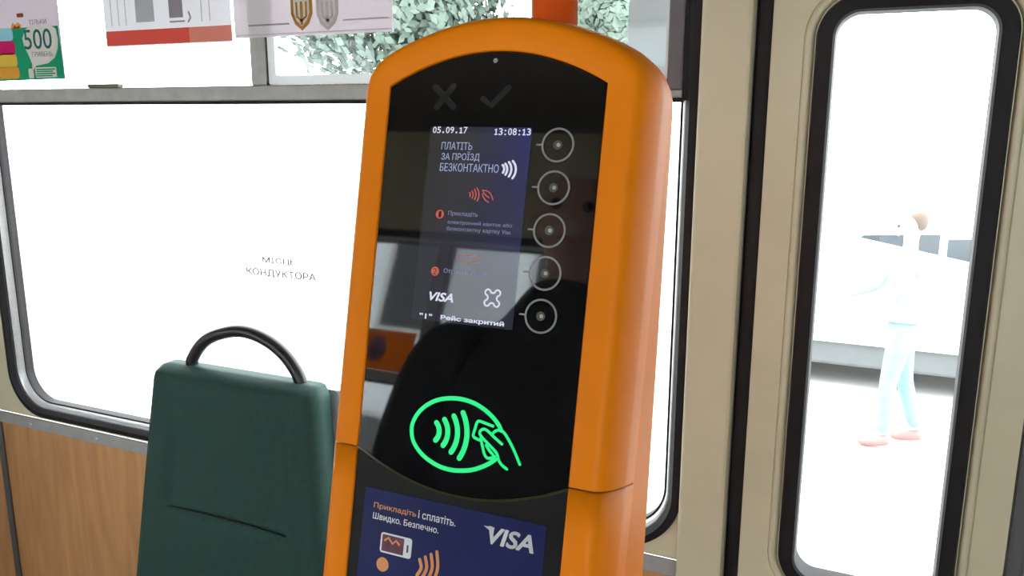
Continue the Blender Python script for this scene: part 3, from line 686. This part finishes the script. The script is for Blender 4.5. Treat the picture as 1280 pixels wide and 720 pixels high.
for i in range(4): wrr('text_rule', (46, 86 + 2.7*i), (70 - (i % 2)*3, 87.2 + 2.7*i), 0.0004, P_GREEN, po, 0.0015)
wrr('hand_print', (36, 86), (43.5, 98), 0.004, P_CREAM, po, 0.0011)
wshape('flame_print', [(14, 36), (16, 29), (20, 31), (23, 28), (27, 31), (27, 36)], P_ORG, po, 0.0015)
wshape('flame_core', [(17, 36), (19, 32), (22, 34), (25, 31.5), (26, 36)], P_BROWN, po, 0.0019)
wrr('hat_print', (21, 17), (30, 21.5), 0.004, P_BROWN, po, 0.0011)
a = wpx(86, 42); b = wpx(99, 84)
sheet('film_strip', a[0], b[0], b[1], a[1]+0.03, P_FILM, 'pale cyan film strip stuck beside the green poster', 'sticker')
a = wpx(134, 59.5); b = wpx(291, 49)
p2 = sheet('poster', a[0], b[0], (a[1]+b[1])/2-0.002, 0.290, P_WHITE, 'white poster with red band along the bottom, taped to top window', 'poster')
zb = (a[1]+b[1])/2
def wbar(name, x0, x1, z0, z1, m, parent, lift, r=0.0006): return obj(name, prism(rrect(x0, x1, z0, z1, r, 3), PY-lift-0.0003, PY-lift), m, parent)
xs = a[0] + (b[0]-a[0])*0.68
wbar('red_band', a[0]+0.002, xs, zb, zb+0.030, P_RED, p2, 0.0007)
wbar('faded_band', xs, b[0], zb, zb+0.030, P_PINKRED, p2, 0.0007)
wbar('picture_print', wpx(170, 20)[0], wpx(193, 20)[0], zb+0.045, 0.24, P_GREY if False else paper_mat('pale_grey_print', (0.55, 0.55, 0.58), 0.12), p2, 0.0007)
wbar('picture_print', wpx(212, 20)[0], wpx(229, 20)[0], zb+0.050, 0.25, P_GREY, p2, 0.0007)
wbar('picture_base', wpx(212, 20)[0], wpx(231, 20)[0], zb+0.041, zb+0.044, P_GREY, p2, 0.0007)
bm = bmesh.new(); stroke(bm, [wpx(236, 27), wpx(238.5, 22), wpx(236, 15)], 0.004, -0.001, -0.0007, WConv(PY)); obj('hook_print', bm, P_GREY, p2)
for u in (139, 148, 157, 252, 262): wbar('line_print', wpx(u, 20)[0], wpx(u, 20)[0]+0.0018, zb+0.040, 0.24, paper_mat('thin_grey_print', (0.5, 0.48, 0.52), 0.12), p2, 0.0007)
a = wpx(300, 49.5); b = wpx(496, 39.5); zb = (a[1]+b[1])/2
p3 = sheet('poster', a[0], b[0], zb, 0.290, P_BLUSH, 'blush white notice with two shield emblems across the mullion', 'poster', y=WALL_Y+0.008)
p3y = WALL_Y+0.008
def shield(u, m):
    x, z = wpx(u, 38.5, p3y); S = []
    for dx, dz in ((0, 0), (0.016, 0.012), (0.025, 0.030), (0.025, 0.062), (-0.025, 0.062), (-0.025, 0.030), (-0.016, 0.012)): S.append((x+dx, z+dz))
    e = obj('shield_emblem', prism(S, p3y-0.0010, p3y-0.0007), m, p3)
    S2 = [(x+(q[0]-x)*0.72, z+0.008+(q[1]-z)*0.80) for q in S]
    obj('shield_field', prism(S2, p3y-0.0014, p3y-0.0011), P_CREAM if m is P_GOLD else P_BLUSH, e)
    bm = bmesh.new(); cv = WConv(p3y)
    stroke(bm, [(x, z+0.013), (x, z+0.050)], 0.006, -0.0018, -0.0015, cv)
    for s in (-1, 1): stroke(bm, [(x+s*0.011, z+0.050), (x+s*0.011, z+0.026), (x, z+0.018)], 0.0045, -0.0018, -0.0015, cv)
    obj('trident_print', bm, m, e)
shield(378.5, P_GOLD); shield(410.5, P_PALEGOLD)
a1, b1 = wpx(311, 32, p3y), wpx(362, 29, p3y)
obj('text_rule', prism(rrect(a1[0], b1[0], a1[1]-0.002, a1[1]+0.001, 0.001, 2), p3y-0.0010, p3y-0.0007), P_GREY, p3)
a1, b1 = wpx(429, 24, p3y), wpx(486, 22, p3y)
obj('text_rule', prism(rrect(a1[0], b1[0], a1[1]-0.003, a1[1], 0.001, 2), p3y-0.0010, p3y-0.0007), P_PALEGOLD, p3)
obj('border_rule', prism([(a[0]+0.004, zb+0.004), (b[0]-0.004, zb+0.004), (b[0]-0.004, zb+0.006), (a[0]+0.004, zb+0.006)], p3y-0.0010, p3y-0.0007), P_PALEGOLD, p3)
a = wpx(778, 108); b = wpx(834, 108)
sheet('route_board', a[0], b[0], a[1]-0.01, 0.25, P_BOARD, 'blank pale grey board behind the top light beside the vent stile', 'sign board', y=WALL_Y+0.0445)
# stencilled words on the big pane
LY = WALL_Y + 0.0212
def wword(s, tl, br, label):
    a = wpx(*tl, LY); b = wpx(*br, LY)
    o = obj('window_lettering', text_bm(s, a[0], b[0], b[1], a[1], 0, 0.0005, WConv(LY), 0.022), P_LETTER)
    return tag(o, label, 'lettering')
wword('МІСЦЕ', (328, 321), (369, 333), 'faint grey word МІСЦЕ on the large window pane')
wword('КОНДУКТОРА', (308, 334), (395, 353), 'faint grey word КОНДУКТОРА under another word on the window pane')

# ------------------------------------------------------------------ outside the tram
ASPH = mat('pale_asphalt', (0.50, 0.50, 0.49), 0.9, vary=0.15, scale=2)
bm = bmesh.new(); box(bm, -90, 90, -60, 90, ROAD-0.1, ROAD)
struct(obj('ground', bm, ASPH), 'bright pale asphalt street outside the windows', 'ground')
LEAF = [mat('leaf_green_%d' % i, c, 0.6, vary=0.25, scale=3) for i, c in enumerate(((0.085, 0.125, 0.10), (0.13, 0.19, 0.07), (0.09, 0.13, 0.10)))]
BARK = mat('bark', (0.16, 0.12, 0.09), 0.8, vary=0.3)
def tree(x, y, h0, h1, rad, kind, label):
    t = thing('street_tree', label, 'tree', (x, y, ROAD))
    obj('trunk', tube([(0, 0, 0), (0.05, 0.02, (h0+0.3)*0.6), (0, 0, h0+(h1-h0)*0.5)], 0.14, 8, [1.2, 1.0, 0.5]), BARK, t, True)
    bm = bmesh.new(); rnd = random.Random(int(x*31+y*17))
    blobs = [(rnd.uniform(-.6, .6)*rad, rnd.uniform(-.6, .6)*rad, h0+(h1-h0)*rnd.uniform(0.15, 0.85), rad*rnd.uniform(.35, .6)) for _ in range(16)]
    for bx_, by_, bz_, br_ in blobs:
        for _ in range(800):
            d = Vector((rnd.gauss(0, 1), rnd.gauss(0, 1), rnd.gauss(0, 1))).normalized()
            c = Vector((bx_, by_, bz_)) + d*br_*rnd.uniform(.7, 1.0)
            if c.z < h0: continue
            u = d.orthogonal().normalized(); u.rotate(Matrix.Rotation(rnd.uniform(0, 6.28), 3, d)); v = (d+Vector((rnd.uniform(-.5, .5), rnd.uniform(-.5, .5), rnd.uniform(-.5, .5)))).cross(u).normalized(); s = rnd.uniform(.06, .10)
            bm.faces.new([bm.verts.new(c+u*s), bm.verts.new(c+v*s*.6), bm.verts.new(c-u*s), bm.verts.new(c-v*s*.6)])
    me = bpy.data.meshes.new('foliage'); bm.to_mesh(me); bm.free()
    f = obj('foliage', me, LEAF[kind], t); f['kind'] = 'stuff'
    return t
tree(-6.75, 10.9, 2.80, 5.6, 2.15, 0, 'broad dull green street tree seen through the sliding top vent')
tree(-3.55, 11.2, 3.05, 5.9, 0.7, 2, 'slim dull green street tree seen beside the orange-red pole')
# parked car
def car(x, y, label):
    t = thing('parked_car', label, 'car', (x, y, ROAD))
    CW = mat('white_car_paint', (0.75, 0.76, 0.78), 0.25, vary=0.02); CD = mat('dark_car_trim', (0.12, 0.13, 0.135), 0.6); CG = mat('car_glass', (0.05, 0.06, 0.07), 0.05); CT = mat('tyre', (0.07, 0.07, 0.07), 0.8)
    prof = [(-2.15, .42), (-2.12, .72), (-1.95, .86), (-1.15, .95), (-0.55, 1.40), (0.75, 1.46), (1.55, 1.02), (2.02, .92), (2.12, .60), (2.10, .42)]
    bd = [[(px3, yy, pz3) for px3, pz3 in prof] for yy in (-.78, .78)]
    mid = [[(px3, yy*(0.86 if pz3 > 1 else 1.0), pz3) for px3, pz3 in prof] for yy in (-.84, -.80, .80, .84)]
    obj('body', loft(mid, caps=True), CW, t)
    obj('sill', boxm(-2.10, 2.08, -.80, .80, .20, .44, .03), CD, t)
    for s in (-1, 1):
        ya = s*0.735
        for (x0, x1, x2, x3) in ((-1.0, -0.5, 0.08, 0.08), (0.14, 0.14, 0.72, 1.35)):
            q = [(x0, 1.0), (x1, 1.36), (x2, 1.40), (x3, 1.03)]
            obj('side_window', loft([[(a, ya*0.995, b) for a, b in q], [(a, ya, b) for a, b in q]], caps=True), CG, t)
        for wx in (-1.35, 1.30):
            wh = obj('wheel', tube([(wx, s*.62, .31), (wx, s*.85, .31)], .31, 24), CT, t, False)
            obj('hubcap', tube([(wx, s*.845, .31), (wx, s*.86, .31)], .19, 16), mat('hubcap_grey', (0.4, 0.41, 0.42), .4, .3), wh)
    return t
car(0.35, 8.35, 'white parked car with dark sills outside the door window')

def skin_mesh(name, chains, m, parent, sub=2, root=0):
    """chains: list of [(pos, radius or (rx, ry)), ...]; equal positions are welded"""
    vs3, es, rs, idx = [], [], [], {}
    for ch in chains:
        prev = None
        for pos, r in ch:
            k = tuple(round(c, 4) for c in pos)
            if k not in idx:
                idx[k] = len(vs3); vs3.append(pos); rs.append(r if isinstance(r, tuple) else (r, r))
            if prev is not None: es.append((prev, idx[k]))
            prev = idx[k]
    me = bpy.data.meshes.new(name); me.from_pydata(vs3, es, [])
    o = bpy.data.objects.new(name, me); C.objects.link(o)
    o.modifiers.new('skin', 'SKIN'); ss = o.modifiers.new('sub', 'SUBSURF'); ss.levels = ss.render_levels = sub
    for i, sv in enumerate(me.skin_vertices[0].data): sv.radius = rs[i]; sv.use_root = (i == root)
    o.modifiers['skin'].use_smooth_shade = True
    dg = bpy.context.evaluated_depsgraph_get(); dg.update()
    nm = bpy.data.meshes.new_from_object(o.evaluated_get(dg)); bpy.data.objects.remove(o); bpy.data.meshes.remove(me)
    return obj(name, nm, m, parent, True)
SKIN = mat('skin', (0.55, 0.33, 0.24), 0.5)
def person(name, label, loc, J, cl, rotz=0.0, bulk=1.0):
    """J: joint positions (root at the feet), cl: materials"""
    t = thing(name, label, 'person', loc); t.rotation_euler = (0, 0, rotz)
    P = {k: Vector(v) for k, v in J.items() if k != 'curl'}
    H = P['head']; nk = P['neck']; fw_ = Vector(J.get('face', (0, 1, 0))).normalized()
    side = fw_.cross(Vector((0, 0, 1))).normalized()
    body = [[(P['chest'], .09), (nk, .052), (nk.lerp(H, .5), .05), (H+Vector((0, 0, -.02)), (.070, .085)), (H+Vector((0, 0, .06)), (.075, .09)), (H+Vector((0, 0, .10)), .05)]]
    for s in 'lr':
        body.append([(P['chest'], .09), (P['sh'+s], .05), (P['el'+s], .04), (P['wr'+s], .027)])
        d = (P['wr'+s]-P['el'+s]).normalized(); palm = P['wr'+s]+d*.07
        body[-1].append((palm, (.036, .020)))
        n_ = Vector(J.get('palm'+s, side)); n_ = (n_-d*n_.dot(d)).normalized(); ac = d.cross(n_).normalized(); curl = n_*J.get('curl', .03)
        for f_, ln in ((-.027, .055), (-.009, .068), (.009, .072), (.027, .062)):
            b0 = palm+ac*f_+d*.01
            body.append([(palm, (.036, .020)), (b0, .0095), (b0+d*ln*.5+curl*.3, .0085), (b0+d*ln*.75+curl*1.2, .007)])
        tb = P['wr'+s]+d*.03
        body.append([(P['wr'+s], .027), (tb-ac*.035, .011), (tb-ac*.05+d*.035+curl*.4, .009)])
    skin_mesh('body', body, SKIN, t)
    pel = P['pelvis']
    k = bulk
    skin_mesh('jacket', [[(pel+Vector((0, 0, -.06)), (.165*k*k, .125)), (pel+Vector((0, 0, .10)), (.155*k*k, .12)), (P['chest'].lerp(pel, .45), (.16*k*k, .12)), (P['chest'], (.17*k, .115)), (nk+Vector((0, 0, -.05)), .075*k)] + ([(nk+Vector((0, 0, .03)), .098)] if k > 1 else [])] +
              [[(P['chest'], (.17*k, .115)), (P['sh'+s], .078*k), (P['sh'+s].lerp(P['el'+s], .5), .066*k), (P['el'+s], .056*k), (P['wr'+s].lerp(P['el'+s], .12), .043)] for s in 'lr'], cl['jacket'], t)
    skin_mesh('trousers', [[(pel+Vector((0, 0, .02)), (.15, .11)), (pel+Vector((0, 0, -.08)), (.14, .11))]] +
              [[(pel+Vector((0, 0, -.08)), (.14, .11)), (P['hip'+s], .095), (P['hip'+s].lerp(P['kn'+s], .5), .082), (P['kn'+s], .062), (P['kn'+s].lerp(P['an'+s], .45), .06), (P['an'+s]+Vector((0, 0, .03)), .05)] for s in 'lr'], cl['trousers'], t)
    for s in 'lr':
        an = P['an'+s]; fd = Vector(J.get('foot'+s, fw_)).normalized()
        skin_mesh('shoe', [[(an+Vector((0, 0, -.01))-fd*.05, .042), (an+fd*.04+Vector((0, 0, -.03)), .042), (an+fd*.12+Vector((0, 0, -.045)), (.042, .032)), (an+fd*.17+Vector((0, 0, -.05)), (.03, .022))]], cl['shoe'], t)
    skin_mesh('hair', [[(H-fw_*.045+Vector((0, 0, -.03)), (.072, .05)), (H-fw_*.03+Vector((0, 0, .05)), (.086, .082)), (H-fw_*.008+Vector((0, 0, .115)), (.075, .07))]], cl['hair'], t)
    for s in (-1, 1):
        bm = bmesh.new(); m4 = Matrix.Translation(H+fw_*.088+side*s*.031+Vector((0, 0, .012)))
        bmesh.ops.create_uvsphere(bm, u_segments=10, v_segments=6, radius=.011, matrix=m4)
        obj('eye', bm, mat('eye_dark', (.03, .02, .02), .2), t, True)
    skin_mesh('nose', [[(H+fw_*.082+Vector((0, 0, .012)), .009), (H+fw_*.104+Vector((0, 0, -.022)), .012)]], SKIN, t, 1)
    skin_mesh('mouth', [[(H+fw_*.080-side*.022+Vector((0, 0, -.055)), .006), (H+fw_*.086+Vector((0, 0, -.055)), .008), (H+fw_*.080+side*.022+Vector((0, 0, -.055)), .006)]], mat('lips', (.45, .18, .15), .5), t, 1)
    for s in (-1, 1): skin_mesh('ear', [[(H+side*s*.078+Vector((0, 0, .02)), (.008, .018)), (H+side*s*.086+Vector((0, 0, -.012)), (.008, .014))]], SKIN, t, 1)
    return t
f0 = ray(1113, 556); f0 = f0*(ROAD/f0.z)
person('pedestrian', 'pedestrian in pale blue jeans and pink shoes walking beyond the door window', (f0.x, f0.y, ROAD),
       dict(head=(0, -.02, 1.60), neck=(0, 0, 1.46), chest=(0, 0, 1.26), pelvis=(0, 0, .95), shl=(-.03, .17, 1.38), shr=(.03, -.17, 1.38), ell=(-.20, .22, 1.14), elr=(-.12, -.22, 1.13), wrl=(-.42, .12, 1.06), wrr=(-.36, -.16, 1.02),
            hipl=(0, .09, .88), hipr=(0, -.09, .88), knl=(.05, .09, .48), knr=(-.06, -.09, .48), anl=(.16, .09, .09), anr=(-.06, -.09, .08), face=(-1, 0, 0)),
       dict(jacket=mat('pale_blue_jacket', (0.30, 0.36, 0.42), .8), trousers=mat('pale_blue_denim', (0.19, 0.30, 0.36), .8, vary=.15), shoe=mat('pink_shoe', (0.55, 0.16, 0.15), .6), hair=mat('brown_hair', (0.10, 0.06, 0.04), .6)))
# house across the street, mirrored in the black glass
def house(x0, x1, y, label):
    t = thing('street_house', label, 'building', ((x0+x1)/2, y-3, ROAD))
    L = x1-x0; H_ = 9.0
    WALLM = mat('pale_grey_render', (0.80, 0.86, 0.90), .8, vary=.08, scale=1.0)
    cols = int(L/2.4)
    obj('wall', boxm(-L/2, L/2, -3, 3, 0, H_), WALLM, t)
    obj('roof', loft([[(-L/2-.3, a, b) for a, b in ((-3.4, H_), (3.4, H_), (0, H_+1.8))], [(L/2+.3, a, b) for a, b in ((-3.4, H_), (3.4, H_), (0, H_+1.8))]], caps=True), mat('dark_roof', (.07, .06, .06), .8), t)
    for i in range(cols):
        for j in range(3):
            cx3 = -L/2+1.2+i*2.4; z3 = 1.1+j*2.8
            fr = obj('window', boxm(cx3-.55, cx3+.55, 2.98, 3.06, z3, z3+1.6), mat('white_window_frame', (.5, .5, .5), .6), t)
            obj('pane', boxm(cx3-.46, cx3+.46, 3.05, 3.07, z3+.09, z3+1.51), mat('dark_house_glass', (.02, .022, .025), .1), fr)
    return t
house(-22, 12, -9.5, 'pale grey rendered house with white window frames across the street')
po5 = tag(obj('advert_strip', boxm(-2.02, -1.235, OPP_Y-0.0205, OPP_Y-0.0195, -0.018, 0.105), paper_mat('orange_advert_print', (0.85, 0.36, 0.06), 0.6)), 'orange advert strip in the opposite top window, mirrored in validator glass', 'poster')
bm = bmesh.new(); bmesh.ops.create_uvsphere(bm, u_segments=16, v_segments=8, radius=0.032, matrix=Matrix.Translation((-1.36, OPP_Y-0.0190, 0.045)) @ Matrix.Diagonal((1, .01, 1.3, 1)))
obj('figure_print', bm, paper_mat('blue_pink_print', (0.45, 0.35, 0.50), 0.5, vary=.5, scale=30), po5)

# ------------------------------------------------------------------ the person holding the camera (mirrored in the black glass)
DK = mat('black_jacket_cloth', (0.012, 0.012, 0.014), .8, vary=.2)
PX = -0.545; PYY = -0.42
person('photographer', 'person in black jacket mirrored as dark outline in the validator glass', (PX, PYY, FLOOR),
       dict(head=(-0.02, .02, 1.755), neck=(-.02, -.01, 1.62), chest=(0, 0, 1.40), pelvis=(0, 0, 1.02), shl=(-.265, 0, 1.475), shr=(.23, 0, 1.49), ell=(-.295, .03, 1.20), elr=(.40, .08, 1.28), wrl=(-.10, .20, 1.10), wrr=(.50, .23, 1.41),
            hipl=(-.10, 0, .92), hipr=(.10, 0, .92), knl=(-.11, .02, .50), knr=(.11, .02, .50), anl=(-.12, 0, .09), anr=(.12, 0, .09), face=(0.2, 1, 0), curl=.035, palmr=(0, .4, .9), palml=(.3, 1, 0)),
       dict(jacket=DK, trousers=mat('dark_denim', (0.02, 0.022, 0.035), .8), shoe=mat('black_shoe', (0.02, 0.02, 0.02), .5), hair=mat('black_hair', (0.012, 0.010, 0.010), .6)), bulk=1.22)
sc.cycles.use_denoising = True
sc.cycles.max_bounces = 12; sc.cycles.transparent_max_bounces = 24; sc.cycles.sample_clamp_indirect = 6.0
